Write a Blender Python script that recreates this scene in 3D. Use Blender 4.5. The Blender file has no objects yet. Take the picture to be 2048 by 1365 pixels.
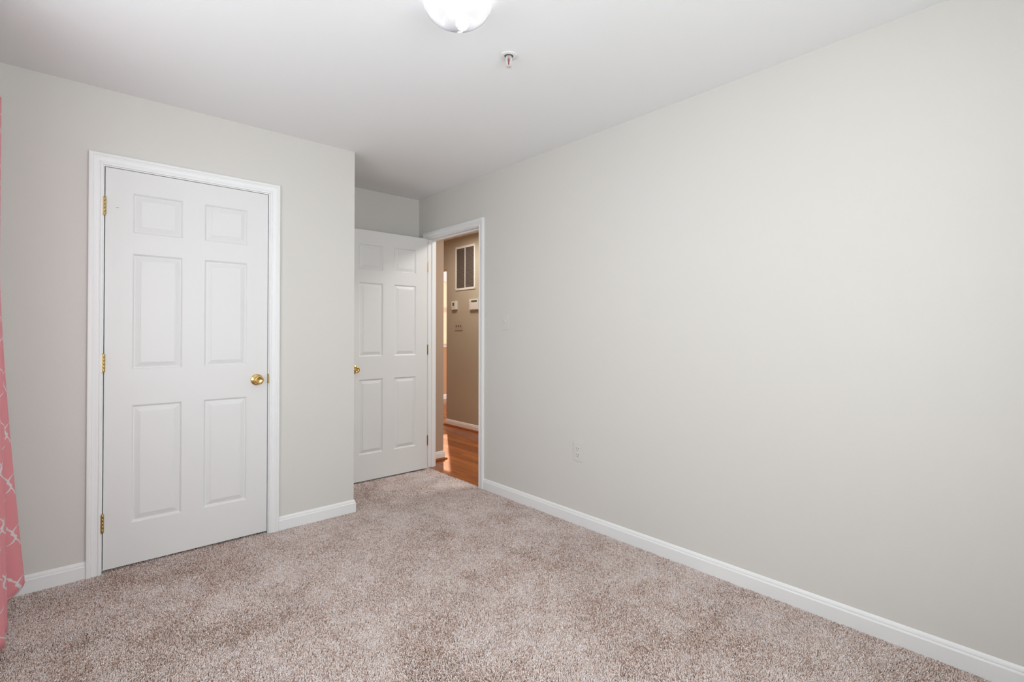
import bpy, math, random
import numpy as np
from mathutils import Matrix, Vector
random.seed(7); rng = np.random.default_rng(11)
scene = bpy.context.scene
col = scene.collection

# ---------------------------------------------------------------- camera
cam_d = bpy.data.cameras.new('camera'); cam = bpy.data.objects.new('camera', cam_d); col.objects.link(cam)
cam_d.sensor_width = 36.0; cam_d.lens = 995.28 / 2048 * 36.0
cam_d.shift_y = -23.3 / 2048; cam_d.clip_start = 0.02
cam.matrix_world = (Matrix.Translation((0, 0, 1.2062)) @ Matrix.Rotation(math.radians(-41.679), 4, 'Z')
                    @ Matrix.Rotation(math.radians(90.4676), 4, 'X') @ Matrix.Rotation(math.radians(0.05), 4, 'Z'))
scene.camera = cam

# ---------------------------------------------------------------- light and exposure
vs = scene.view_settings
vs.view_transform = 'Standard'; vs.look = 'None'; vs.gamma = 1; vs.use_curve_mapping = False
vs.exposure = 0.37
world = bpy.data.worlds.new('sky'); scene.world = world; world.use_nodes = True
wb = world.node_tree.nodes['Background']; wb.inputs[0].default_value = (0.86, 0.93, 1.0, 1); wb.inputs[1].default_value = 1.0

def lamp(name, kind, loc, energy, color=(1, 1, 1), size=None, direction=None, **kw):
    d = bpy.data.lights.new(name, kind); d.energy = energy; d.color = color
    if kind == 'AREA':
        d.shape = 'RECTANGLE'; d.size, d.size_y = size
    for k, v in kw.items(): setattr(d, k, v)
    o = bpy.data.objects.new(name, d); col.objects.link(o); o.location = loc
    if direction is not None: o.rotation_euler = Vector(direction).to_track_quat('-Z', 'Y').to_euler()
    return o
lamp('sun', 'SUN', (6, 9, 6), 7.5, (1, 0.86, 0.70), direction=(-0.55, -0.835, -0.83), angle=0.012)
lamp('daylight_left_window', 'AREA', (-0.62, 1.65, 1.45), 17.0, (0.91, 0.97, 1.0), (1.7, 1.5), (1, 0, 0.42))
lamp('added_back_window_fill', 'AREA', (0.72, -0.75, 1.45), 42.0, (0.95, 0.99, 1.0), (1.6, 1.5), (0.10, 1, 0.36))  # added fill from behind the camera, entering by the added back window
lamp('bulb_light', 'POINT', (1.045, 1.472, 2.335), 2.6, (0.92, 0.92, 1.0), shadow_soft_size=0.03)
lamp('globe_light', 'AREA', (1.045, 1.472, 2.335), 9.0, (0.96, 0.98, 1.0), (0.10, 0.10), (0, 0, -1))
lamp('hall_fill_near', 'AREA', (3.1, 2.9, 2.40), 15.0, (1.0, 0.95, 0.90), (0.4, 0.4), (0, 0, -1))  # added fill without a fixture; lifts the hall corner and open door
lamp('hall_fill', 'AREA', (3.15, 4.75, 2.40), 9.0, (1.0, 0.92, 0.82), (0.4, 0.4), (0, 0, -1))  # added fill for the dim grille wall, no real lamp behind it

# ---------------------------------------------------------------- materials
def lin(r, g, b):
    f = lambda c: (c / 255 / 12.92) if c / 255 <= 0.04045 else ((c / 255 + 0.055) / 1.055) ** 2.4
    return (f(r), f(g), f(b), 1)
def mat(name, color, rough=0.5, metal=0.0, bump=0.0, bscale=300.0, spec=0.5, coat=0.0):
    m = bpy.data.materials.new(name); m.use_nodes = True; nt = m.node_tree; b = nt.nodes['Principled BSDF']
    b.inputs['Base Color'].default_value = color; b.inputs['Roughness'].default_value = rough
    b.inputs['Metallic'].default_value = metal; b.inputs['Specular IOR Level'].default_value = spec
    b.inputs['Coat Weight'].default_value = coat
    if bump:
        tc = nt.nodes.new('ShaderNodeTexCoord'); n = nt.nodes.new('ShaderNodeTexNoise'); n.inputs['Scale'].default_value = bscale
        n.inputs['Detail'].default_value = 3
        bm = nt.nodes.new('ShaderNodeBump'); bm.inputs['Strength'].default_value = bump; bm.inputs['Distance'].default_value = 0.002
        nt.links.new(tc.outputs['Object'], n.inputs['Vector']); nt.links.new(n.outputs['Fac'], bm.inputs['Height'])
        nt.links.new(bm.outputs['Normal'], b.inputs['Normal'])
    return m
M_wall = mat('greige_paint', (0.725, 0.704, 0.668, 1), 0.75, bump=0.12, bscale=220, spec=0.25)
M_ceil = mat('ceiling_paint', (0.90, 0.90, 0.905, 1), 0.9, bump=0.1, bscale=180, spec=0.1)
M_trim = mat('trim_enamel', (0.90, 0.905, 0.905, 1), 0.38, bump=0.05, bscale=90, spec=0.4)
M_door = mat('door_enamel', (0.81, 0.81, 0.805, 1), 0.42, spec=0.4)
M_hall = mat('tan_paint', (0.47, 0.425, 0.335, 1), 0.75, bump=0.1, bscale=200, spec=0.2)
M_peach = mat('peach_paint', (0.62, 0.36, 0.22, 1), 0.8, spec=0.2)
M_cream = mat('cream_paint', (0.86, 0.80, 0.74, 1), 0.8, spec=0.2)
M_brass = mat('polished_brass', (0.72, 0.50, 0.20, 1), 0.2, metal=1.0)
M_brass2 = mat('aged_brass', (0.50, 0.37, 0.17, 1), 0.38, metal=1.0)
M_plate = mat('white_plastic', (0.72, 0.71, 0.68, 1), 0.35)
M_tplate = mat('tan_painted_plastic', (0.45, 0.40, 0.32, 1), 0.5)
M_dark = mat('dark_slot', (0.03, 0.03, 0.03, 1), 0.7)
M_lcd = mat('grey_display', (0.10, 0.12, 0.10, 1), 0.25)
M_filter = mat('dark_filter', (0.13, 0.10, 0.085, 1), 0.9)
M_louver = mat('louver_metal', (0.17, 0.14, 0.12, 1), 0.6)
M_chrome = mat('satin_chrome', (0.93, 0.93, 0.93, 1), 0.3, metal=1.0)
M_redglass = mat('red_glass_bulb', (0.28, 0.05, 0.04, 1), 0.15)
M_whitemetal = mat('white_enamel_metal', (0.78, 0.78, 0.77, 1), 0.3)
M_shoe = mat('stained_oak', (0.33, 0.10, 0.03, 1), 0.3)
M_sub = mat('carpet_backing', (0.20, 0.135, 0.105, 1), 1.0, spec=0.0)

# panelled door skin gets a faint embossed wood grain
def grain(m):
    nt = m.node_tree; b = nt.nodes['Principled BSDF']
    tc = nt.nodes.new('ShaderNodeTexCoord'); mp = nt.nodes.new('ShaderNodeMapping'); mp.inputs['Scale'].default_value = (160, 160, 7)
    n = nt.nodes.new('ShaderNodeTexNoise'); n.inputs['Scale'].default_value = 1.0; n.inputs['Detail'].default_value = 4; n.inputs['Distortion'].default_value = 0.6
    bm = nt.nodes.new('ShaderNodeBump'); bm.inputs['Strength'].default_value = 0.10; bm.inputs['Distance'].default_value = 0.001
    L = nt.links.new
    L(tc.outputs['Object'], mp.inputs['Vector']); L(mp.outputs[0], n.inputs['Vector']); L(n.outputs['Fac'], bm.inputs['Height']); L(bm.outputs[0], b.inputs['Normal'])
grain(M_door)

def hardwood():
    m = bpy.data.materials.new('red_oak_floor'); m.use_nodes = True; nt = m.node_tree; b = nt.nodes['Principled BSDF']; L = nt.links.new
    tc = nt.nodes.new('ShaderNodeTexCoord'); mp = nt.nodes.new('ShaderNodeMapping'); mp.inputs['Rotation'].default_value = (0, 0, math.pi / 2)
    br = nt.nodes.new('ShaderNodeTexBrick'); br.inputs['Scale'].default_value = 1.0
    br.inputs['Brick Width'].default_value = 1.1; br.inputs['Row Height'].default_value = 0.083
    br.inputs['Mortar Size'].default_value = 0.0012; br.inputs['Mortar Smooth'].default_value = 0.2; br.inputs['Bias'].default_value = 0.0
    br.offset = 0.37
    br.inputs['Color1'].default_value = (0.30, 0.085, 0.020, 1); br.inputs['Color2'].default_value = (0.50, 0.17, 0.045, 1)
    br.inputs['Mortar'].default_value = (0.09, 0.025, 0.008, 1)
    mg = nt.nodes.new('ShaderNodeMapping'); mg.inputs['Scale'].default_value = (30, 1.6, 1)
    n = nt.nodes.new('ShaderNodeTexNoise'); n.inputs['Scale'].default_value = 2.5; n.inputs['Detail'].default_value = 6
    mx = nt.nodes.new('ShaderNodeMixRGB'); mx.blend_type = 'MULTIPLY'; mx.inputs['Fac'].default_value = 0.7
    cr = nt.nodes.new('ShaderNodeValToRGB'); cr.color_ramp.elements[0].position = 0.3; cr.color_ramp.elements[0].color = (0.55, 0.5, 0.45, 1)
    cr.color_ramp.elements[1].position = 0.7; cr.color_ramp.elements[1].color = (1.15, 1.1, 1.05, 1)
    L(tc.outputs['Object'], mp.inputs['Vector']); L(mp.outputs[0], br.inputs['Vector'])
    L(tc.outputs['Object'], mg.inputs['Vector']); L(mg.outputs[0], n.inputs['Vector']); L(n.outputs['Fac'], cr.inputs['Fac'])
    L(br.outputs['Color'], mx.inputs['Color1']); L(cr.outputs['Color'], mx.inputs['Color2']); L(mx.outputs['Color'], b.inputs['Base Color'])
    b.inputs['Roughness'].default_value = 0.22; b.inputs['Specular IOR Level'].default_value = 0.45
    bm = nt.nodes.new('ShaderNodeBump'); bm.inputs['Strength'].default_value = 0.3; bm.inputs['Distance'].default_value = 0.001; bm.invert = True
    L(br.outputs['Fac'], bm.inputs['Height']); L(bm.outputs['Normal'], b.inputs['Normal'])
    return m
M_wood = hardwood()

def carpet_yarn():
    m = bpy.data.materials.new('carpet_yarn'); m.use_nodes = True; nt = m.node_tree; b = nt.nodes['Principled BSDF']; L = nt.links.new
    a = nt.nodes.new('ShaderNodeAttribute'); a.attribute_name = 'yarn'
    L(a.outputs['Color'], b.inputs['Base Color'])
    b.inputs['Roughness'].default_value = 0.85; b.inputs['Specular IOR Level'].default_value = 0.15
    b.inputs['Sheen Weight'].default_value = 0.25; b.inputs['Sheen Roughness'].default_value = 0.5
    return m
M_yarn = carpet_yarn()

def curtain_cloth():
    m = bpy.data.materials.new('pink_trellis_cloth'); m.use_nodes = True; nt = m.node_tree; b = nt.nodes['Principled BSDF']; L = nt.links.new
    uv = nt.nodes.new('ShaderNodeUVMap'); sp = nt.nodes.new('ShaderNodeSeparateXYZ'); L(uv.outputs[0], sp.inputs[0])
    def mth(op, a, c=None):
        n = nt.nodes.new('ShaderNodeMath'); n.operation = op
        for i, v in enumerate((a, c)):
            if v is None: continue
            if isinstance(v, (int, float)): n.inputs[i].default_value = v
            else: L(v, n.inputs[i])
        return n.outputs[0]
    u = mth('DIVIDE', sp.outputs['X'], 0.17); v = mth('DIVIDE', sp.outputs['Y'], 0.22)
    c1 = mth('MULTIPLY', mth('COSINE', mth('MULTIPLY', v, 2 * math.pi)), 0.27)
    c3 = mth('MULTIPLY', mth('MAXIMUM', mth('MINIMUM', mth('MULTIPLY', mth('SINE', mth('MULTIPLY', v, 6 * math.pi)), 2.5), 1.0), -1.0), 0.026)
    c = mth('ADD', c1, 0.25)
    lines = []
    for s in (1, -1):
        w = mth('ADD', mth('SUBTRACT', u, mth('MULTIPLY', c, s)), c3)
        fr = mth('ABSOLUTE', mth('SUBTRACT', mth('FRACT', mth('ADD', w, 50.5)), 0.5))
        lines.append(mth('LESS_THAN', fr, 0.022))
    ln = mth('MAXIMUM', lines[0], lines[1])
    mx = nt.nodes.new('ShaderNodeMixRGB'); L(ln, mx.inputs['Fac'])
    mx.inputs['Color1'].default_value = (0.95, 0.43, 0.47, 1); mx.inputs['Color2'].default_value = (0.92, 0.91, 0.91, 1)
    L(mx.outputs[0], b.inputs['Base Color']); b.inputs['Roughness'].default_value = 0.8; b.inputs['Sheen Weight'].default_value = 0.2
    tr = nt.nodes.new('ShaderNodeBsdfTranslucent'); L(mx.outputs[0], tr.inputs['Color'])
    ms = nt.nodes.new('ShaderNodeMixShader'); ms.inputs[0].default_value = 0.38
    L(b.outputs[0], ms.inputs[1]); L(tr.outputs[0], ms.inputs[2]); L(ms.outputs[0], nt.nodes['Material Output'].inputs[0])
    return m
M_curtain = curtain_cloth()

def pane_glass():
    m = bpy.data.materials.new('clear_pane'); m.use_nodes = True; nt = m.node_tree; L = nt.links.new
    t = nt.nodes.new('ShaderNodeBsdfTransparent'); g = nt.nodes.new('ShaderNodeBsdfGlossy'); g.inputs['Roughness'].default_value = 0.02
    ms = nt.nodes.new('ShaderNodeMixShader'); ms.inputs[0].default_value = 0.06
    L(t.outputs[0], ms.inputs[1]); L(g.outputs[0], ms.inputs[2]); L(ms.outputs[0], nt.nodes['Material Output'].inputs[0])
    return m
M_pane = pane_glass()

def prismatic():
    m = bpy.data.materials.new('lit_prismatic_glass'); m.use_nodes = True; nt = m.node_tree; L = nt.links.new
    lw = nt.nodes.new('ShaderNodeLayerWeight'); lw.inputs[0].default_value = 0.5
    cr = nt.nodes.new('ShaderNodeValToRGB'); e_ = cr.color_ramp.elements
    e_[0].position = 0.25; e_[0].color = (0.96, 0.96, 0.98, 1); e_[1].position = 0.85; e_[1].color = (0.30, 0.30, 0.34, 1)
    t = nt.nodes.new('ShaderNodeBsdfTransparent'); L(lw.outputs['Facing'], cr.inputs['Fac']); L(cr.outputs['Color'], t.inputs[0])
    g = nt.nodes.new('ShaderNodeBsdfGlossy'); g.inputs['Roughness'].default_value = 0.05
    e = nt.nodes.new('ShaderNodeEmission'); e.inputs[0].default_value = (0.97, 0.97, 1, 1); e.inputs[1].default_value = 1.0
    L(cr.outputs['Color'], e.inputs[0])
    m1 = nt.nodes.new('ShaderNodeMixShader'); m2 = nt.nodes.new('ShaderNodeMixShader')
    m1.inputs[0].default_value = 0.72; L(t.outputs[0], m1.inputs[1]); L(e.outputs[0], m1.inputs[2])
    m2.inputs[0].default_value = 0.10; L(m1.outputs[0], m2.inputs[1]); L(g.outputs[0], m2.inputs[2])
    L(m2.outputs[0], nt.nodes['Material Output'].inputs[0])
    return m
M_globe = prismatic()
def emis(name, c, s):
    m = bpy.data.materials.new(name); m.use_nodes = True; b = m.node_tree.nodes['Principled BSDF']
    b.inputs['Base Color'].default_value = c; b.inputs['Emission Color'].default_value = c; b.inputs['Emission Strength'].default_value = s
    return m
M_bulb = emis('glowing_bulb', (1, 0.98, 0.95, 1), 3.0)

# ---------------------------------------------------------------- mesh helpers
WL = {}                                              # world location of each parent
class MB:
    def __init__(s): s.v = []; s.f = []; s.m = []
    def add(s, vs_, fs, mi=0):
        k = len(s.v); s.v += [tuple(p) for p in vs_]; s.f += [tuple(i + k for i in f) for f in fs]; s.m += [mi] * len(fs); return s
    def box(s, a, b, mi=0, bevel=0.0):
        x0, y0, z0 = a; x1, y1, z1 = b
        if bevel <= 0:
            vs_ = [(x0,y0,z0),(x1,y0,z0),(x1,y1,z0),(x0,y1,z0),(x0,y0,z1),(x1,y0,z1),(x1,y1,z1),(x0,y1,z1)]
            return s.add(vs_, [(0,3,2,1),(4,5,6,7),(0,1,5,4),(1,2,6,5),(2,3,7,6),(3,0,4,7)], mi)
        import bmesh
        bm = bmesh.new(); bmesh.ops.create_cube(bm, size=1)
        for v in bm.verts: v.co = Vector(((x0+x1)/2 + v.co.x*(x1-x0), (y0+y1)/2 + v.co.y*(y1-y0), (z0+z1)/2 + v.co.z*(z1-z0)))
        bmesh.ops.bevel(bm, geom=list(bm.edges), offset=bevel, segments=2, affect='EDGES', profile=0.6)
        bm.verts.index_update(); s.add([v.co[:] for v in bm.verts], [[v.index for v in f.verts] for f in bm.faces], mi); bm.free(); return s
    def lathe(s, prof, origin, axis='z', n=40, mi=0, rmod=None):
        """prof: (radius, distance along axis)"""
        vs_ = []; fs = []
        for (r, h) in prof:
            for i in range(n):
                a = 2*math.pi*i/n; rr = r*(rmod(a) if rmod else 1)
                c, d = rr*math.cos(a), rr*math.sin(a)
                p = {'z': (c, d, h), 'y': (c, h, d), 'x': (h, c, d)}[axis]
                vs_.append((origin[0]+p[0], origin[1]+p[1], origin[2]+p[2]))
        for j in range(len(prof)-1):
            for i in range(n):
                k = (i+1) % n; fs.append((j*n+i, j*n+k, (j+1)*n+k, (j+1)*n+i))
        fs.append(tuple(range(n))[::-1]); fs.append(tuple((len(prof)-1)*n+i for i in range(n)))
        return s.add(vs_, fs, mi)
    def build(s, name, mats, parent=None, origin=None, smooth=False, angle=35, **tags):
        if not isinstance(mats, (list, tuple)): mats = [mats]
        A = np.array(s.v, float); lo, hi = A.min(0), A.max(0)
        if origin is None: origin = ((lo[0]+hi[0])/2, (lo[1]+hi[1])/2, lo[2])
        o_ = np.array(origin)
        me = bpy.data.meshes.new(name); me.from_pydata([tuple(p) for p in (A-o_)], [], s.f)
        for m in mats: me.materials.append(m)
        me.polygons.foreach_set('material_index', s.m)
        import bmesh
        bm = bmesh.new(); bm.from_mesh(me); bmesh.ops.recalc_face_normals(bm, faces=bm.faces)
        if smooth:
            for f in bm.faces: f.smooth = True
            for e in bm.edges:
                if len(e.link_faces) == 2 and e.calc_face_angle(0) > math.radians(angle): e.smooth = False
        bm.to_mesh(me); bm.free(); me.update()
        ob = bpy.data.objects.new(name, me); col.objects.link(ob)
        WL[ob] = Vector(origin)
        ob.location = Vector(origin) - (WL[parent] if parent else Vector((0, 0, 0)))
        if parent: ob.parent = parent
        for k, v in tags.items(): ob[k] = v
        return ob
def empty(name, loc, label, category, group=None, kind=None):
    o = bpy.data.objects.new(name, None); col.objects.link(o); o.location = loc; WL[o] = Vector(loc); o.empty_display_size = 0.1
    o['label'] = label; o['category'] = category
    if group: o['group'] = group
    if kind: o['kind'] = kind
    return o
def struct(mb, name, mats, label, category, **kw):
    return mb.build(name, mats, kind='structure', label=label, category=category, **kw)

def cap_sweep(rows, mb, closed_profile=True):
    """rows: list of equal-length point rings; connects and caps them"""
    n = len(rows[0]); k = len(mb.v); vs_ = [p for r in rows for p in r]; fs = []
    for j in range(len(rows)-1):
        for i in range(n):
            q = (i+1) % n; fs.append((j*n+i, j*n+q, (j+1)*n+q, (j+1)*n+i))
    fs.append(tuple(range(n))); fs.append(tuple((len(rows)-1)*n+i for i in range(n)))
    mb.add(vs_, fs)

# ---------------------------------------------------------------- dimensions
XL, XR, YF, YB, YA, XC, H = -0.327, 2.416, 3.237, -0.48, 4.011, 1.4466, 2.44
XW = 2.498                                  # hall face of the right wall
T = 0.114
XG = 3.73                                   # grille wall
DT = 2.047                                  # door top

# ---------------------------------------------------------------- walls, ceiling, floors
m = MB(); m.box((XL-T, YB-T, -0.1), (XL, 1.0, H)).box((XL-T, 2.45, -0.1), (XL, YA, H)).box((XL-T, 1.0, -0.1), (XL, 2.45, 0.75)).box((XL-T, 1.0, 2.10), (XL, 2.45, H))
struct(m, 'wall_left', M_wall, 'greige wall behind the pink curtain at the left edge', 'wall')
m = MB(); m.box((XL, YB-T, -0.1), (0.02, YB, H)).box((1.45, YB-T, -0.1), (XR, YB, H)).box((0.02, YB-T, -0.1), (1.45, YB, 0.75)).box((0.02, YB-T, 2.10), (1.45, YB, H))
struct(m, 'wall_back', M_wall, 'greige bedroom wall opposite the closet door', 'wall')
JT = 0.018
ey0, ey1 = 3.101, 3.851                     # entry opening between jamb faces
m = MB()
m.box((XR, YB-T, -0.1), (XW, ey0-JT, H)).box((XR, ey1+JT, -0.1), (XW, YA, H)).box((XR, ey0-JT, 2.050+JT), (XW, ey1+JT, H))
for i, f in enumerate(m.f):
    if all(abs(m.v[k][0]-XW) < 1e-6 for k in f): m.m[i] = 1
struct(m, 'wall_right', [M_wall, M_hall], 'long greige wall running from the entry door to the right edge', 'wall')
cx0, cx1 = 0.129, 0.903                     # closet opening between jamb faces
m = MB(); m.box((XL, YF, -0.1), (cx0-JT, YF+T, H)).box((cx1+JT, YF, -0.1), (XC, YF+T, H)).box((cx0-JT, YF, 2.050+JT), (cx1+JT, YF+T, H))
struct(m, 'wall_front', M_wall, 'greige closet wall around the closed six-panel door', 'wall')
m = MB(); m.box((XC-T, YF+T, -0.1), (XC, YA, H))
struct(m, 'wall_alcove_side', M_wall, 'greige return wall on the left of the entry alcove', 'wall')
m = MB(); m.box((XL-T, YA, -0.1), (XW, YA+T, H))
struct(m, 'wall_alcove_back', M_wall, 'greige wall showing above the open entry door', 'wall')
m = MB(); m.box((XL-T, YB-T, H), (XW, YA+T, H+0.1))
struct(m, 'ceiling', M_ceil, 'flat white bedroom ceiling', 'ceiling')
m = MB(); m.box((XL-T, YB-T, -0.15), (XR, YA, -0.012))
struct(m, 'floor', M_sub, 'carpeted bedroom floor base under the pile', 'floor')
# hall
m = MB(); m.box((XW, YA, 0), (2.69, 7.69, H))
M_hall_warmlit = mat('warm_lit_tan', (0.52, 0.385, 0.29, 1), 0.75, bump=0.1, bscale=200, spec=0.2)  # warm light from the far room is put into this tan base colour
struct(m, 'wall_hall_corner', M_hall_warmlit, 'tan hall wall corner just past the entry door frame', 'wall')
m = MB(); m.box((XG, 0.4, 0), (XG+T, 5.49, H)).box((XG, 5.49, 2.052), (XG+T, 7.69, H))
struct(m, 'wall_hall_far', M_hall, 'tan hall wall carrying the return air grille', 'wall')
m = MB(); m.box((XW, 0.4-T, 0), (XG+T, 0.4, H))
struct(m, 'wall_hall_end', M_hall, 'tan wall closing the near end of the hall', 'wall')
m = MB(); m.box((XW, 0.4-T, H), (XG+T, 7.69, H+0.1))
struct(m, 'ceiling_hall', M_ceil, 'white hall ceiling', 'ceiling')
m = MB(); m.box((XR, 0.4-T, -0.15), (8.2, 7.69+T, -0.001))
struct(m, 'floor_hall', M_wood, 'glossy reddish hardwood floor in the hall beyond the door', 'floor')
m = MB(); m.box((2.69-T, 7.69, 0), (4.4, 7.69+T, 2.7)).box((6.3, 7.69, 0), (8.2, 7.69+T, 2.7)).box((4.4, 7.69, 0), (6.3, 7.69+T, 1.03)).box((4.4, 7.69, 2.4), (6.3, 7.69+T, 2.7))
struct(m, 'wall_far_room', M_peach, 'sunlit peach wall seen through the narrow gap beyond the hall', 'wall')
m = MB(); m.box((8.2, 4.0, 0), (8.2+T, 7.69+T, 2.7)).box((XG+T, 4.0-T, 0), (8.2+T, 4.0, 2.7))
struct(m, 'wall_far_room_side', M_cream, 'pale side wall of the room beyond the hall', 'wall')

# ---------------------------------------------------------------- windows
def window(n, plane, c0, c1, z0, z1, face, inward, label, blind=False):
    """plane 'x' or 'y'; face = wall face coordinate towards the room; inward = +1/-1 direction into the room"""
    def B(mb, a0, a1, d0, d1, zz0, zz1, bv=0.0):
        d0, d1 = face + inward*d0, face + inward*d1; d0, d1 = min(d0, d1), max(d0, d1)
        if plane == 'x': mb.box((d0, a0, zz0), (d1, a1, zz1), bevel=bv)
        else: mb.box((a0, d0, zz0), (a1, d1, zz1), bevel=bv)
    loc = (face, (c0+c1)/2, z0) if plane == 'x' else ((c0+c1)/2, face, z0)
    r = empty('window_%d' % n, loc, label, 'window', kind='structure')
    f = MB(); w = 0.045
    B(f, c0, c0+w, -0.10, -0.03, z0, z1); B(f, c1-w, c1, -0.10, -0.03, z0, z1)
    B(f, c0+w, c1-w, -0.10, -0.03, z0, z0+w); B(f, c0+w, c1-w, -0.10, -0.03, z1-w, z1)
    zm = (z0+z1)/2; B(f, c0+w, c1-w, -0.09, -0.04, zm-0.02, zm+0.02)
    f.build('window_frame', M_trim, r)
    g = MB(); B(g, c0+w, c1-w, -0.068, -0.064, z0+w, z1-w); g.build('window_pane', M_pane, r)
    k = MB()
    for a, b_, q0, q1 in ((c0-0.06, c0, z0-0.0, z1+0.06), (c1, c1+0.06, z0-0.0, z1+0.06), (c0, c1, z1, z1+0.06)):
        B(k, a, b_, 0.0, 0.016, q0, q1)
    k.build('window_casing', M_trim, r)
    s_ = MB(); B(s_, c0-0.08, c1+0.08, 0.0, 0.045, z0-0.022, z0); B(s_, c0-0.06, c1+0.06, 0.0, 0.014, z0-0.08, z0-0.022); s_.build('window_sill', M_trim, r)
    return r
window(1, 'x', 1.0, 2.45, 0.75, 2.10, XL, 1, 'bedroom window behind the pink curtain')
window(2, 'y', 0.02, 1.45, 0.75, 2.10, YB, 1, 'added unseen window in the wall opposite the closet, for fill light')  # unseen window, added so that fill light reaches the closet wall and doors
w3 = window(3, 'y', 4.4, 6.3, 1.03, 2.4, 7.69, -1, 'bright window glimpsed in the room beyond the hall')

M_shade = mat('cream_shade', (0.93, 0.82, 0.72, 1), 0.8)
_nt = M_shade.node_tree; _t = _nt.nodes.new('ShaderNodeBsdfTranslucent'); _t.inputs[0].default_value = (0.9, 0.75, 0.62, 1)
_m = _nt.nodes.new('ShaderNodeMixShader'); _m.inputs[0].default_value = 0.5
_nt.links.new(_nt.nodes['Principled BSDF'].outputs[0], _m.inputs[1]); _nt.links.new(_t.outputs[0], _m.inputs[2]); _nt.links.new(_m.outputs[0], _nt.nodes['Material Output'].inputs[0])
m = MB(); m.box((4.42, 7.675, 1.035), (6.28, 7.679, 2.17)); m.build('roller_shade', M_shade, w3, label='cream roller shade pulled down')
m = MB(); m.box((4.40, 7.62, 2.155), (6.30, 7.675, 2.42), bevel=0.004); m.build('valance', M_trim, w3, label='white valance above the shade')
# ---------------------------------------------------------------- baseboards
BP = [(0, -0.010), (0.0125, -0.010), (0.0125, 0.058), (0.0105, 0.062), (0.0085, 0.0635), (0.0085, 0.069), (0.0065, 0.075), (0.003, 0.0795), (0, 0.082)]
def sweep_floor(path, side, prof, name, mat_, label, category='baseboard', z=0.0, kind='structure', parent=None):
    """path: plan polyline on the wall face; side=+1: room lies to the left of travel"""
    P = [Vector(p) for p in path]; rows = []
    def nrm(a, b):
        d = (b-a).normalized(); return Vector((-d.y, d.x))*side
    for i, p in enumerate(P):
        ns = []
        if i > 0: ns.append(nrm(P[i-1], P[i]))
        if i < len(P)-1: ns.append(nrm(P[i], P[i+1]))
        if len(ns) == 2:
            b = (ns[0]+ns[1]); b = b / (b.dot(ns[0]))
        else: b = ns[0]
        rows.append([(p.x+b.x*d, p.y+b.y*d, z+h) for d, h in prof])
    mb = MB(); cap_sweep(rows, mb)
    if parent: return mb.build(name, mat_, parent)
    return struct(mb, name, mat_, label, category)
CW = 0.057; RV = 0.005
sweep_floor([(XR, YB), (XR, ey0-RV-CW)], 1, BP, 'baseboard_right', M_trim, 'white baseboard along the long right wall', z=-0.002)
sweep_floor([(XL, YF), (cx0-RV-CW, YF)], -1, BP, 'baseboard_left', M_trim, 'short white baseboard between the curtain and closet door', z=-0.002)
sweep_floor([(cx1+RV+CW, YF), (XC, YF), (XC, YA), (XR, YA), (XR, ey1+RV+CW)], -1, BP, 'baseboard_front', M_trim, 'white baseboard right of the closet door wrapping the alcove corner', z=-0.002)
sweep_floor([(XL, YB), (XL, YF)], -1, BP, 'baseboard_window_side', M_trim, 'white baseboard under the curtained window', z=-0.002)
sweep_floor([(XR, YB), (XL, YB)], -1, BP, 'baseboard_back', M_trim, 'white baseboard on the wall opposite the closet', z=-0.002)
HB = [(d, h) for d, h in BP]
SH = [(0, 0), (0.030, 0), (0.030, 0.006), (0.027, 0.013), (0.021, 0.018), (0.0126, 0.020), (0, 0.020)]
sweep_floor([(XW, YA), (2.69, YA), (2.69, 7.69)], -1, HB, 'baseboard_hall_corner', M_trim, 'white baseboard wrapping the tan hall corner')
sweep_floor([(XW, YA), (2.69, YA), (2.69, 7.69)], -1, SH, 'trim_hall_corner_shoe', M_shoe, 'brown shoe moulding at the foot of the hall corner', 'trim')
sweep_floor([(XG, 0.4), (XG, 5.49), (XG+T, 5.49)], 1, HB, 'baseboard_hall_far', M_trim, 'white baseboard under the return air grille wall')
sweep_floor([(XG, 0.4), (XG, 5.49), (XG+T, 5.49)], 1, SH, 'trim_hall_far_shoe', M_shoe, 'brown shoe moulding below the grille wall baseboard', 'trim')
sweep_floor([(2.69, 7.69), (8.2, 7.69)], -1, BP, 'baseboard_far_room', M_trim, 'bright white baseboard in the room beyond the hall')

# ---------------------------------------------------------------- door frames
CP = [(0, 0), (0, 0.0095), (0.002, 0.0125), (0.006, 0.0135), (0.010, 0.0125), (0.0125, 0.0095), (0.0145, 0.0095), (0.0175, 0.012), (0.030, 0.0135),
      (0.036, 0.0165), (0.039, 0.0150), (0.0405, 0.0150), (0.043, 0.0185), (0.050, 0.0190), (0.0545, 0.0180), (0.057, 0.0150), (0.057, 0)]
def casing(plane, a0, a1, ztop, face, out, zb=-0.006):
    """mitred casing round an opening a0..a1 (opening edges incl. reveal), protruding in direction out from face"""
    mb = MB(); rows = []
    for (a, sa, z, sz) in ((a0, -1, zb, 0), (a0, -1, ztop, 1), (a1, 1, ztop, 1), (a1, 1, zb, 0)):
        r = []
        for (u, d) in CP:
            aa = a+sa*u; zz = z+sz*u
            r.append((face+out*d, aa, zz) if plane == 'x' else (aa, face+out*d, zz))
        rows.append(r)
    cap_sweep(rows, mb); return mb
tr = empty('trim_1', ((cx0+cx1)/2, YF, 0), 'white moulded frame around the closed closet door', 'door frame', kind='structure')
casing('y', cx0-RV, cx1+RV, 2.050+RV, YF, -1).build('casing', M_trim, tr, smooth=True, angle=25)
m = MB()
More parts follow.
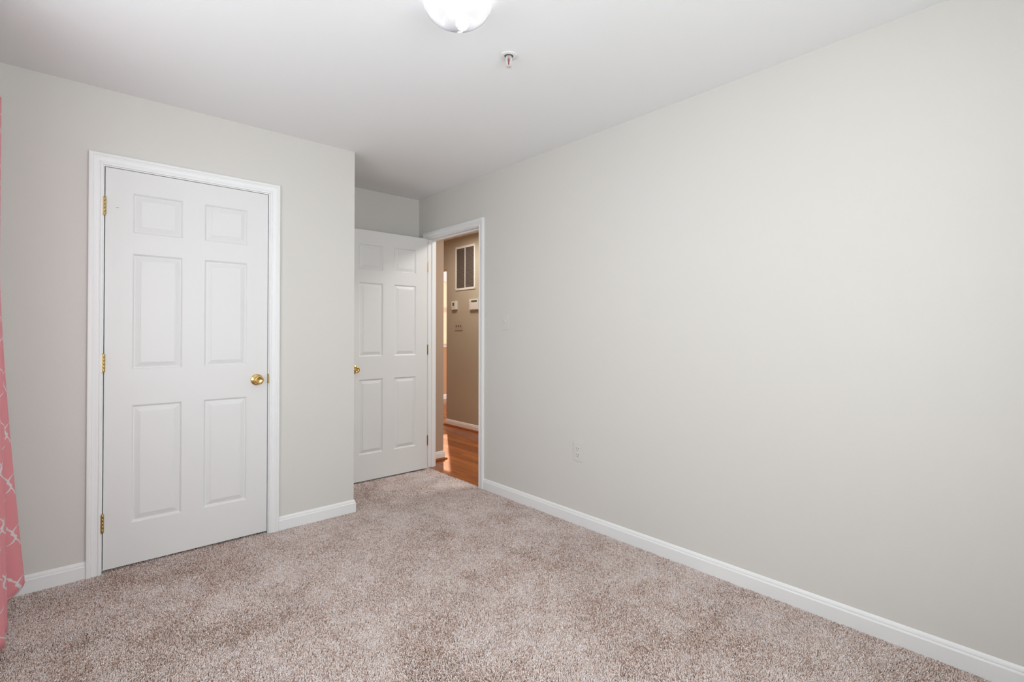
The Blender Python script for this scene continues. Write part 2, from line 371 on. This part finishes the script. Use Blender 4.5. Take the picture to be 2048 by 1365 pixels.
m.box((cx0-JT, YF-0.001, -0.006), (cx0, YF+T+0.001, 2.050+JT)).box((cx1, YF-0.001, -0.006), (cx1+JT, YF+T+0.001, 2.050+JT)).box((cx0, YF-0.001, 2.050), (cx1, YF+T+0.001, 2.050+JT))
m.build('jamb', M_trim, tr)
m = MB(); y0 = YF+0.0385
m.box((cx0, y0, -0.006), (cx0+0.011, y0+0.032, 2.050)).box((cx1-0.011, y0, -0.006), (cx1, y0+0.032, 2.050)).box((cx0+0.011, y0, 2.039), (cx1-0.011, y0+0.032, 2.050))
m.build('door_stop', M_trim, tr)
m = MB(); m.box((cx1-0.0014, YF-0.0025, 0.903), (cx1+0.010, YF+0.03, 0.960), bevel=0.0006); m.build('strike_plate', M_brass2, tr, label='brass strike plate')

tr2 = empty('trim_2', (XR, (ey0+ey1)/2, 0), 'white moulded frame around the open entry doorway', 'door frame', kind='structure')
casing('x', ey0-RV, ey1+RV, 2.050+RV, XR, -1).build('casing', M_trim, tr2, smooth=True, angle=25)
m = MB()
m.box((XR-0.001, ey0-JT, -0.006), (XW+0.001, ey0, 2.050+JT)).box((XR-0.001, ey1, -0.006), (XW+0.001, ey1+JT, 2.050+JT)).box((XR-0.001, ey0, 2.050), (XW+0.001, ey1, 2.050+JT))
m.build('jamb', M_trim, tr2)
m = MB(); x0 = XR+0.037
m.box((x0, ey0, -0.006), (x0+0.03, ey0+0.010, 2.050)).box((x0, ey1-0.010, -0.006), (x0+0.03, ey1, 2.050)).box((x0, ey0+0.010, 2.040), (x0+0.03, ey1-0.010, 2.050))
m.build('door_stop', M_trim, tr2)
m = MB(); m.box((XR-0.002, ey0-0.002, 0.888), (XR+0.03, ey0+0.0014, 0.945), bevel=0.0006); m.build('strike_plate', M_brass2, tr2, label='brass strike plate')

# ---------------------------------------------------------------- six-panel doors
PZ = [(0.225, 0.832), (1.017, 1.620), (1.726, 1.934)]
def door_slab(x0, x1, yf, th, z0=0.012, z1=DT):
    """front face at y=yf (towards -y), back at yf+th, both faces moulded"""
    st = 0.111; w = x1-x0; mid = 0.102; pw = (w-2*st-mid)/2
    cols = [(x0+st, x0+st+pw), (x1-st-pw, x1-st)]
    xs = [x0, cols[0][0], cols[0][1], cols[1][0], cols[1][1], x1]
    zs = [z0] + [z for p in PZ for z in p] + [z1]
    mb = MB()
    rings = [(0.0, 0.0), (0.0015, 0.0010), (0.0050, 0.0030), (0.0070, 0.0085), (0.0095, 0.0100), (0.012, 0.0100), (0.0335, 0.0022), (0.0355, 0.0022), (0.0365, 0.0006), (0.039, 0.0004)]
    for sgn, y in ((1, yf), (-1, yf+th)):
        for i in range(5):
            for j in range(len(zs)-1):
                a, b, c, d = xs[i], xs[i+1], zs[j], zs[j+1]
                if i in (1, 3) and j in (1, 3, 5):
                    rr = []
                    for (ins, dep) in rings:
                        yy = y+sgn*dep
                        rr.append([(a+ins, yy, c+ins), (b-ins, yy, c+ins), (b-ins, yy, d-ins), (a+ins, yy, d-ins)])
                    k = len(mb.v); mb.v += [p for r in rr for p in r]
                    for q in range(len(rr)-1):
                        for e in range(4):
                            g = (e+1) % 4; mb.f.append((k+q*4+e, k+q*4+g, k+(q+1)*4+g, k+(q+1)*4+e)); mb.m.append(0)
                    n = (len(rr)-1)*4; mb.f.append((k+n, k+n+1, k+n+2, k+n+3)); mb.m.append(0)
                else:
                    mb.add([(a, y, c), (b, y, c), (b, y, d), (a, y, d)], [(0, 1, 2, 3)])
    y0, y1 = yf, yf+th
    mb.add([(x0,y0,z0),(x0,y1,z0),(x0,y1,z1),(x0,y0,z1)], [(0,1,2,3)]); mb.add([(x1,y0,z0),(x1,y1,z0),(x1,y1,z1),(x1,y0,z1)], [(0,1,2,3)])
    mb.add([(x0,y0,z0),(x1,y0,z0),(x1,y1,z0),(x0,y1,z0)], [(0,1,2,3)]); mb.add([(x0,y0,z1),(x1,y0,z1),(x1,y1,z1),(x0,y1,z1)], [(0,1,2,3)])
    # weld coincident vertices
    idx = {}; nv = []; remap = []
    for p in mb.v:
        k = tuple(round(c, 6) for c in p)
        if k not in idx: idx[k] = len(nv); nv.append(p)
        remap.append(idx[k])
    mb.v = nv; mb.f = [tuple(remap[i] for i in f) for f in mb.f]
    return mb
def knob_parts(parent, x, z, yf, sg=-1, button=False, both=None):
    """knob on a face at y=yf pointing along sg*y"""
    kb = MB()
    kb.lathe([(0.0, sg*0.010), (0.0120, sg*0.010), (0.0115, sg*0.026), (0.0150, sg*0.030), (0.0225, sg*0.034), (0.0262, sg*0.041), (0.0268, sg*0.048), (0.0250, sg*0.0545),
              (0.0215, sg*0.0585), (0.0190, sg*0.0590), (0.0170, sg*0.0565), (0.0120, sg*0.0545), (0.0001, sg*0.054)], (x, yf, z), 'y', 48)
    k = kb.build('door_knob', M_brass, parent, smooth=True, angle=50)
    rs = MB()
    rs.lathe([(0.0335, 0.0), (0.0335, sg*0.0025), (0.0315, sg*0.0045), (0.0285, sg*0.0055), (0.0225, sg*0.0095), (0.0140, sg*0.012), (0.0001, sg*0.012)], (x, yf, z), 'y', 48)
    rs.build('rosette', M_brass, k, smooth=True, angle=50)
    bt = MB(); bt.lathe([(0.0001, sg*0.0535), (0.0045, sg*0.0535), (0.0045, sg*0.0585), (0.0035, sg*0.0600), (0.0001, sg*0.0602)], (x, yf, z), 'y', 20)
    if button: bt.build('lock_button', M_brass2, k, smooth=True)
    return k
def hinge(parent, px, py, z, leaf_boxes):
    h = MB(); r = 0.0062; L_ = 0.090; z0 = z-L_/2
    for i in range(5):
        a = z0+i*L_/5+0.0006; b = z0+(i+1)*L_/5-0.0006
        h.lathe([(0.0001, a), (r*0.9, a), (r, a+0.0008), (r, b-0.0008), (r*0.9, b), (0.0001, b)], (px, py, 0), 'z', 14)
    h.lathe([(0.0001, z0-0.004), (0.003, z0-0.0035), (0.0042, z0), (0.0042, z0+L_), (0.003, z0+L_+0.0035), (0.0001, z0+L_+0.004)], (px, py, 0), 'z', 12)
    for a, b in leaf_boxes: h.box((a[0], a[1], z0), (b[0], b[1], z0+L_))
    return h.build('hinge', M_brass2, parent, smooth=True, angle=40)

d1 = empty('door_1', (0.516, YF, 0.0), 'closed white six-panel closet door with brass knob', 'door', kind='structure')
door_slab(0.1335, 0.8990, YF+0.0015, 0.035).build('door_slab', M_door, d1)
knob_parts(d1, 0.840, 0.9285, YF+0.0015)
for z in (1.850, 1.055, 0.250):
    hinge(d1, 0.1308, YF-0.0075, z, [((0.1180, YF-0.0118), (0.1300, YF-0.0100)), ((0.1310, YF-0.0028), (0.1372, YF+0.0014))])
m = MB(); m.box((0.176, YF+0.0002, 1.8475), (0.187, YF+0.0025, 1.8490)); m.build('scratch_mark', M_dark, d1, label='tiny dark mark near the upper hinge')

d2 = empty('door_2', (2.0, 3.82, 0.0), 'white six-panel entry door standing open in the alcove', 'door', kind='structure')
door_slab(1.630, 2.377, 3.805, 0.035).build('door_slab', M_door, d2)
knob_parts(d2, 1.700, 0.9165, 3.805, -1, True)
knob_parts(d2, 1.700, 0.9165, 3.840, 1)
for z in (1.804, 1.060, 0.245):
    hinge(d2, 2.3905, 3.8465, z, [((2.377, 3.8130), (2.3795, 3.8440)), ((2.3880, 3.8485), (2.4165, 3.8508))])

# ---------------------------------------------------------------- wall plates in the bedroom
def plate_x(mb, x, y, z, w, h, t, out, bv=0.0018):
    a = (min(x, x+out*t), y-w/2, z-h/2); b = (max(x, x+out*t), y+w/2, z+h/2); mb.box(a, b, bevel=bv)
s = empty('light_switch', (XR, 2.786, 1.289), 'small white single toggle switch on right wall beside the entry doorway', 'light switch')
m = MB(); plate_x(m, XR, 2.786, 1.289, 0.072, 0.116, 0.006, -1); m.build('cover_plate', M_plate, s)
m = MB(); m.add([(XR-0.006, 2.781, 1.283), (XR-0.006, 2.791, 1.283), (XR-0.006, 2.791, 1.301), (XR-0.006, 2.781, 1.301),
                 (XR-0.019, 2.7825, 1.300), (XR-0.019, 2.7895, 1.300), (XR-0.015, 2.7895, 1.306), (XR-0.015, 2.7825, 1.306)],
                [(0,1,2,3),(4,5,6,7),(0,1,5,4),(1,2,6,5),(2,3,7,6),(3,0,4,7)]); m.build('toggle', M_plate, s)
for dz in (0.030, -0.030):
    m = MB(); m.lathe([(0.0033, 0), (0.0033, -0.0008), (0.0001, -0.0012)], (XR-0.006, 2.786, 1.289+dz), 'x', 12); m.build('screw', M_whitemetal, s)
s = empty('wall_outlet', (XR, 2.080, 0.455), 'white duplex power outlet low on the right wall', 'outlet')
m = MB(); plate_x(m, XR, 2.080, 0.455, 0.074, 0.118, 0.006, -1); m.build('cover_plate', M_plate, s)
for dz in (0.0195, -0.0195):
    m = MB(); m.box((XR-0.0078, 2.080-0.0165, 0.455+dz-0.0135), (XR-0.005, 2.080+0.0165, 0.455+dz+0.0135), bevel=0.0012); rc = m.build('receptacle', M_plate, s)
    m = MB()
    m.box((XR-0.0082, 2.0872-0.0012, 0.455+dz), (XR-0.0077, 2.0872+0.0012, 0.455+dz+0.0095)).box((XR-0.0082, 2.0728-0.0012, 0.455+dz), (XR-0.0077, 2.0728+0.0012, 0.455+dz+0.008))
    m.lathe([(0.0026, -0.0082), (0.0026, -0.0077)], (XR, 2.080, 0.455+dz-0.007), 'x', 14); m.build('slots', M_dark, rc, label='dark prong slots')
m = MB(); m.lathe([(0.0033, 0), (0.0033, -0.0008), (0.0001, -0.0012)], (XR-0.006, 2.080, 0.455), 'x', 12); m.build('screw', M_whitemetal, s)

# ---------------------------------------------------------------- ceiling light
LX, LY = 1.045, 1.472
cl = empty('ceiling_light', (LX, LY, H), 'lit round ribbed glass globe light on the ceiling', 'ceiling light')
m = MB(); m.lathe([(0.088, H), (0.090, H-0.006), (0.086, H-0.018), (0.074, H-0.024), (0.0001, H-0.024)], (LX, LY, 0), 'z', 48); m.build('canopy', M_whitemetal, cl, smooth=True)
NR = 72; prof = []
zc, R0, RZ = 2.411, 0.121, 0.088
for i in range(0, 29):
    t = math.radians(-14 + i*(102/28)); prof.append((R0*math.cos(t), zc - RZ*math.sin(t)))
prof = [(0.075, H-0.016), (0.088, H-0.022)] + [p for p in prof if p[1] < H-0.024]
m = MB(); nn = NR*6
vs_ = []; fs = []
for (r, h) in prof:
    am = 0.028 if r > 0.02 else 0.0
    for i in range(nn):
        a = 2*math.pi*i/nn; rr = r*(1+am*math.cos(a*NR)); vs_.append((LX+rr*math.cos(a), LY+rr*math.sin(a), h))
for j in range(len(prof)-1):
    for i in range(nn):
        k = (i+1) % nn; fs.append((j*nn+i, j*nn+k, (j+1)*nn+k, (j+1)*nn+i))
fs.append(tuple((len(prof)-1)*nn+i for i in range(nn)))
m.add(vs_, fs); m.build('glass_globe', M_globe, cl, smooth=True, angle=80)
m = MB(); m.lathe([(0.0001, zc-RZ-0.006), (0.004, zc-RZ-0.005), (0.005, zc-RZ-0.001), (0.0045, zc-RZ+0.003), (0.0001, zc-RZ+0.003)], (LX, LY, 0), 'z', 16); m.build('finial', M_whitemetal, cl, smooth=True)
for dx in (-0.034, 0.034):
    bp = [(0.0001, 2.328), (0.010, 2.330), (0.018, 2.336), (0.023, 2.346), (0.024, 2.356), (0.021, 2.370), (0.015, 2.385), (0.012, 2.398), (0.012, 2.416), (0.0001, 2.416)]
    m = MB(); m.lathe(bp, (LX+dx, LY+dx*0.5, 0), 'z', 24); m.build('light_bulb', M_bulb, cl, smooth=True)

# ---------------------------------------------------------------- sprinkler
SX, SY = 1.450, 1.652
sp = empty('fire_sprinkler', (SX, SY, H), 'small chrome pendent fire sprinkler on the ceiling near the globe light', 'sprinkler')
m = MB(); m.lathe([(0.037, H), (0.038, H-0.002), (0.036, H-0.0045), (0.030, H-0.006), (0.024, H-0.0065), (0.021, H-0.003), (0.018, H-0.001), (0.0001, H-0.001)], (SX, SY, 0), 'z', 40); m.build('escutcheon', M_whitemetal, sp, smooth=True)
m = MB(); m.lathe([(0.0195, H-0.0012), (0.0195, H-0.0022), (0.0001, H-0.0022)], (SX, SY, 0), 'z', 32); m.build('recess_shade', M_filter, sp, label='dark disc painting the shade around the sprinkler body')  # dark disc paints the shade inside the escutcheon cup
m = MB(); m.lathe([(0.0135, H-0.0005), (0.0135, H-0.008), (0.0105, H-0.011), (0.0105, H-0.016), (0.0001, H-0.016)], (SX, SY, 0), 'z', 24)
ca, sa = math.cos(math.radians(-42)), math.sin(math.radians(-42))
for sgn in (1, -1):
    rows = []
    for (o_, z_, hw) in ((0.0095, H-0.010, 0.0045), (0.0110, H-0.020, 0.0040), (0.0100, H-0.030, 0.0036), (0.0075, H-0.038, 0.0034), (0.004, H-0.044, 0.003)):
        c = Vector((SX+sgn*o_*ca, SY+sgn*o_*sa, z_)); u_ = Vector((ca, sa, 0))*hw*0.8; v_ = Vector((-sa, ca, 0))*hw*1.3
        rows.append([tuple(c+u_+v_), tuple(c-u_+v_), tuple(c-u_-v_), tuple(c+u_-v_)])
    cap_sweep(rows, m)
m.lathe([(0.0001, H-0.0425), (0.0048, H-0.0435), (0.0048, H-0.0495), (0.0001, H-0.0500)], (SX, SY, 0), 'z', 16)
m.build('frame', M_chrome, sp, smooth=True)
m = MB(); m.lathe([(0.0001, H-0.016), (0.0022, H-0.0165), (0.0028, H-0.020), (0.0028, H-0.038), (0.0020, H-0.0425), (0.0001, H-0.0428)], (SX, SY, 0), 'z', 14); m.build('glass_bulb', M_redglass, sp, smooth=True, label='red glass heat bulb')
m = MB(); n = 48; top = []; 
for zz in (H-0.0500, H-0.0512):
    for i in range(n):
        r = 0.0150 if (i % 4) < 2 else 0.0095
        a = 2*math.pi*i/n; top.append((SX+r*math.cos(a), SY+r*math.sin(a), zz - (0.0012 if r > 0.01 else 0)))
m.add(top, [tuple(range(n)), tuple(range(n, 2*n))] + [(i, (i+1) % n, n+(i+1) % n, n+i) for i in range(n)]); m.build('deflector', M_chrome, sp)

# ---------------------------------------------------------------- hall wall fittings
def hb(mb, y0, y1, z0, z1, t0, t1, bv=0.0): mb.box((XG-t1, y0, z0), (XG-t0, y1, z1), bevel=bv)
g = empty('return_air_grille', (XG, 5.07, 1.757), 'white framed return air grille high on the tan hall wall', 'air vent')
gy0, gy1, gz0, gz1 = 4.862, 5.282, 1.757, 2.315
m = MB(); w = 0.027
hb(m, gy0, gy0+w, gz0, gz1, 0, 0.010, 0.002); hb(m, gy1-w, gy1, gz0, gz1, 0, 0.010, 0.002); hb(m, gy0+w, gy1-w, gz0, gz0+w, 0, 0.010, 0.002); hb(m, gy0+w, gy1-w, gz1-w, gz1, 0, 0.010, 0.002)
hb(m, 5.066, 5.078, gz0+w, gz1-w, 0, 0.010); m.build('grille_frame', M_whitemetal, g)
m = MB(); hb(m, gy0+w, gy1-w, gz0+w, gz1-w, 0, 0.001); m.build('filter_backing', M_filter, g)
m = MB(); nl = 34
for i in range(nl):
    z = gz0+w+(i+0.5)*(gz1-gz0-2*w)/nl
    for (a, b) in ((gy0+w, 5.066), (5.078, gy1-w)):
        m.add([(XG-0.001, a, z+0.006), (XG-0.009, a, z-0.004), (XG-0.009, a, z-0.0048), (XG-0.001, a, z+0.0052),
               (XG-0.001, b, z+0.006), (XG-0.009, b, z-0.004), (XG-0.009, b, z-0.0048), (XG-0.001, b, z+0.0052)], [(0,1,2,3),(4,5,6,7),(0,1,5,4),(1,2,6,5),(2,3,7,6),(3,0,4,7)])
m.build('louvers', M_louver, g)
for (yy, zz) in ((gy0+0.013, gz0+0.013), (gy1-0.013, gz0+0.013), (gy0+0.013, gz1-0.013), (gy1-0.013, gz1-0.013)):
    m = MB(); m.lathe([(0.004, -0.010), (0.004, -0.011), (0.0001, -0.0115)], (XG, yy, zz), 'x', 12); m.build('screw', M_louver, g)

t = empty('thermostat', (XG, 5.285, 1.51), 'small white thermostat with grey display on tan hall wall', 'thermostat')
m = MB(); hb(m, 5.238, 5.338, 1.512, 1.622, 0, 0.032, 0.004); m.build('housing', M_plate, t)
m = MB(); hb(m, 5.272, 5.312, 1.560, 1.603, 0.0315, 0.0328); m.build('display', M_lcd, t)
for yy in (5.263, 5.285, 5.307):
    m = MB(); hb(m, yy-0.005, yy+0.005, 1.543, 1.548, 0.0315, 0.034); m.build('button', M_louver, t)
k = empty('alarm_keypad', (XG, 4.87, 1.49), 'white alarm keypad cut off by the doorway edge on tan hall wall', 'keypad')
m = MB(); hb(m, 4.775, 4.965, 1.495, 1.628, 0, 0.028, 0.004); m.build('housing', M_plate, k)
m = MB(); hb(m, 4.80, 4.915, 1.588, 1.612, 0.0275, 0.0290); m.build('display', M_lcd, k)
m = MB(); hb(m, 4.785, 4.925, 1.503, 1.577, 0.0275, 0.0310, 0.0012); m.build('flip_cover', M_plate, k)
for i in range(4):
    m = MB(); hb(m, 4.940, 4.952, 1.515+i*0.024, 1.521+i*0.024, 0.0275, 0.0290); m.build('button', M_louver, k)
q = empty('triple_light_switch', (XG, 5.21, 1.24), 'tan triple toggle switch plate below the hall thermostat', 'light switch')
m = MB(); hb(m, 5.128, 5.292, 1.243, 1.359, 0, 0.006, 0.0018); m.build('cover_plate', M_tplate, q)
for i, (yy, up) in enumerate(((5.164, -1), (5.210, 1), (5.256, 1))):
    m = MB(); hb(m, yy-0.006, yy+0.006, 1.289, 1.313, 0.005, 0.007); z = 1.301+up*0.004; hb(m, yy-0.004, yy+0.004, z-0.004, z+0.004, 0.005, 0.018); m.build('toggle', M_filter, q, label='dark brown toggle')

# ---------------------------------------------------------------- curtain
cr = empty('curtain', (-0.24, 2.8, 0.04), 'pink trellis-patterned curtain panel hanging at the left edge', 'curtain')
m = MB(); nu, nv_ = 200, 70
ya, yb = 2.46, 3.062
uvs = []; vs_ = []
for j in range(nv_+1):
    tz = j/nv_                                  # 0 top, 1 hem
    for i in range(nu+1):
        s_ = i/nu
        ph = s_*5.0                              # five folds, last crest at the end
        g_ = 0.5-0.5*math.cos(2*math.pi*(ph-0.0)+math.pi*1.0*0) 
        crest = 0.5+0.5*math.cos(2*math.pi*(ph-4.78))
        last = max(0.0, min(1.0, (s_-0.86)/0.06)); last = last*last*(3-2*last)
        swell = 0.020 + 0.034*tz**1.2
        flare = last*(0.085*max(0, (tz-0.35)/0.65)**1.35)
        x = -0.2685 + swell*1.7*crest + flare + 0.006*math.sin(7*s_+5*tz)
        if last > 0: x = x*(1-last) + last*(-0.262 + 0.040*crest + flare*(0.55+0.45*crest))
        y = ya + (yb-ya)*s_ + 0.012*math.sin(2*math.pi*ph*1+0.9)*(0.6+0.5*tz)
        zb = 0.030 + last*0.022 + 0.070*max(0.0, min(1.0, (s_-0.875)/0.075))**1.2
        z = 2.212 + (zb-2.212)*tz
        vs_.append((x, y, z)); uvs.append((s_*1.10, 2.212-z))
fs = [(j*(nu+1)+i, j*(nu+1)+i+1, (j+1)*(nu+1)+i+1, (j+1)*(nu+1)+i) for j in range(nv_) for i in range(nu)]
m.add(vs_, fs); cp = m.build('curtain_panel', M_curtain, cr, smooth=True, angle=180)
ul = cp.data.uv_layers.new(name='UVMap')
for lp in cp.data.loops: ul.data[lp.index].uv = uvs[lp.vertex_index]
so = cp.modifiers.new('thickness', 'SOLIDIFY'); so.thickness = 0.0016; so.offset = 0
ro = empty('curtain_rod', (-0.262, 1.8, 2.20), 'slim rod holding the pink curtain', 'curtain rod')
m = MB(); m.lathe([(0.0001, 0.52), (0.0085, 0.52), (0.0085, 3.075), (0.0001, 3.075)], (-0.268, 0, 2.228), 'y', 16); m.build('rod', M_whitemetal, ro, smooth=True)
for yy in (0.62, 3.066):
    m = MB(); m.box((XL, yy-0.008, 2.205), (XL+0.006, yy+0.008, 2.248)).box((XL+0.006, yy-0.004, 2.2205), (-0.262, yy+0.004, 2.228)); m.build('bracket', M_whitemetal, ro)

# ---------------------------------------------------------------- carpet pile (individual yarn tufts, uncountable)
def value_noise(x, y, scale, seed):
    r = np.random.default_rng(seed); G = r.random((256, 256)); u = x*scale+40.0; v = y*scale+40.0
    i = np.floor(u).astype(int); j = np.floor(v).astype(int); fu = u-i; fv = v-j; fu = fu*fu*(3-2*fu); fv = fv*fv*(3-2*fv)
    g = lambda a, b: G[a % 256, b % 256]
    return (g(i, j)*(1-fu)+g(i+1, j)*fu)*(1-fv) + (g(i, j+1)*(1-fu)+g(i+1, j+1)*fu)*fv
def fbm(x, y, s, seed): return (value_noise(x, y, s, seed)*0.5 + value_noise(x, y, s*2.1, seed+1)*0.3 + value_noise(x, y, s*4.3, seed+2)*0.2)
def tufts(x0, x1, y0, y1, sp_):
    gx = np.arange(x0+sp_/2, x1, sp_); gy = np.arange(y0+sp_/2, y1, sp_)
    X, Y = np.meshgrid(gx, gy); X = X.ravel(); Y = Y.ravel()
    X = X+(rng.random(X.size)-0.5)*sp_*0.9; Y = Y+(rng.random(Y.size)-0.5)*sp_*0.9
    return X, Y, np.full(X.size, sp_)
sets = [tufts(XL+0.004, XR-0.014, 0.12, YF-0.014, 0.0041), tufts(XL+0.004, XR-0.014, YB+0.02, 0.12, 0.0062),
        tufts(XC+0.014, XR-0.014, YF-0.014, YA-0.014, 0.0048), tufts(cx1-0.9, cx1-0.002, YF-0.014, YF+0.04, 0.0052),
        tufts(XR-0.014, XR+0.004, ey0+0.002, ey1-0.002, 0.0045)]
# hug the casing-free floor strip under the closet door only between its jambs
X, Y, S = [np.concatenate([s_[i] for s_ in sets]) for i in range(3)]
keep = ~((Y > YF-0.014) & (X < XC-0.2) & ((X < cx0+0.002) | (X > cx1-0.002)))
X, Y, S = X[keep], Y[keep], S[keep]; N = X.size
patch = 0.45*fbm(X, Y, 3.6, 5) + 0.55*fbm(X, Y, 9.0, 51); fine = value_noise(X, Y, 26, 21)
ang = fbm(X, Y, 2.0, 9)*4*math.pi + (rng.random(N)-0.5)*2.6
lean = (0.0018+0.0035*rng.random(N))*(0.7+0.8*fbm(X, Y, 5.0, 33))
hgt = 0.0120 + 0.0022*(rng.random(N)-0.5) + 0.0022*(fine-0.5) + 0.0014*(patch-0.5)
rad = S*0.50*(0.8+0.5*rng.random(N)); rot = rng.random(N)*math.pi*2
K = 7; V = np.zeros((N, K, 3), np.float32)
for k in range(3):
    a = rot+k*2*math.pi/3
    V[:, k, 0] = X+np.cos(a)*rad*0.75; V[:, k, 1] = Y+np.sin(a)*rad*0.75; V[:, k, 2] = -0.012
    b = a+0.7
    V[:, 3+k, 0] = X+np.cos(b)*rad+np.cos(ang)*lean*0.6; V[:, 3+k, 1] = Y+np.sin(b)*rad+np.sin(ang)*lean*0.6; V[:, 3+k, 2] = -0.012+hgt*0.84
V[:, 6, 0] = X+np.cos(ang)*lean*1.2; V[:, 6, 1] = Y+np.sin(ang)*lean*1.2; V[:, 6, 2] = -0.012+hgt
quads = np.array([[0, 1, 4, 3], [1, 2, 5, 4], [2, 0, 3, 5]]); tris = np.array([[3, 4, 6], [4, 5, 6], [5, 3, 6]])
base = (np.arange(N)*K)[:, None]
per = np.concatenate([quads.ravel(), tris.ravel()])
loops = (base+per[None, :]).astype(np.int32).ravel()
sizes = np.tile(np.array([4, 4, 4, 3, 3, 3], np.int32), N); starts = np.concatenate([[0], np.cumsum(sizes)[:-1]]).astype(np.int32)
me = bpy.data.meshes.new('carpet_pile'); me.vertices.add(N*K); me.vertices.foreach_set('co', V.ravel())
me.loops.add(loops.size); me.loops.foreach_set('vertex_index', loops); me.polygons.add(sizes.size); me.polygons.foreach_set('loop_start', starts)
me.update(calc_edges=True); me.polygons.foreach_set('use_smooth', np.ones(sizes.size, bool))
C1 = np.array([0.74, 0.575, 0.50]); C2 = np.array([0.95, 0.85, 0.825]); C3 = np.array([0.43, 0.275, 0.21])
r = rng.random(N)[:, None]; w = np.clip((patch-0.5)*1.5+0.5, 0, 1)[:, None]
pick = r + (w-0.5)*0.62
colr = np.where(pick < 0.15, C3, np.where(pick < 0.60, C1, C2)) * (0.86+0.28*rng.random((N, 1)))
cc = np.ones((N, K, 4), np.float32); cc[:, :, :3] = colr[:, None, :]
at = me.color_attributes.new('yarn', 'FLOAT_COLOR', 'POINT'); at.data.foreach_set('color', cc.ravel())
me.materials.append(M_yarn); me.validate()
pile = bpy.data.objects.new('carpet_pile', me); col.objects.link(pile)
pile['label'] = 'mottled beige-brown cut pile carpet covering the bedroom floor'; pile['category'] = 'carpet'; pile['kind'] = 'stuff'
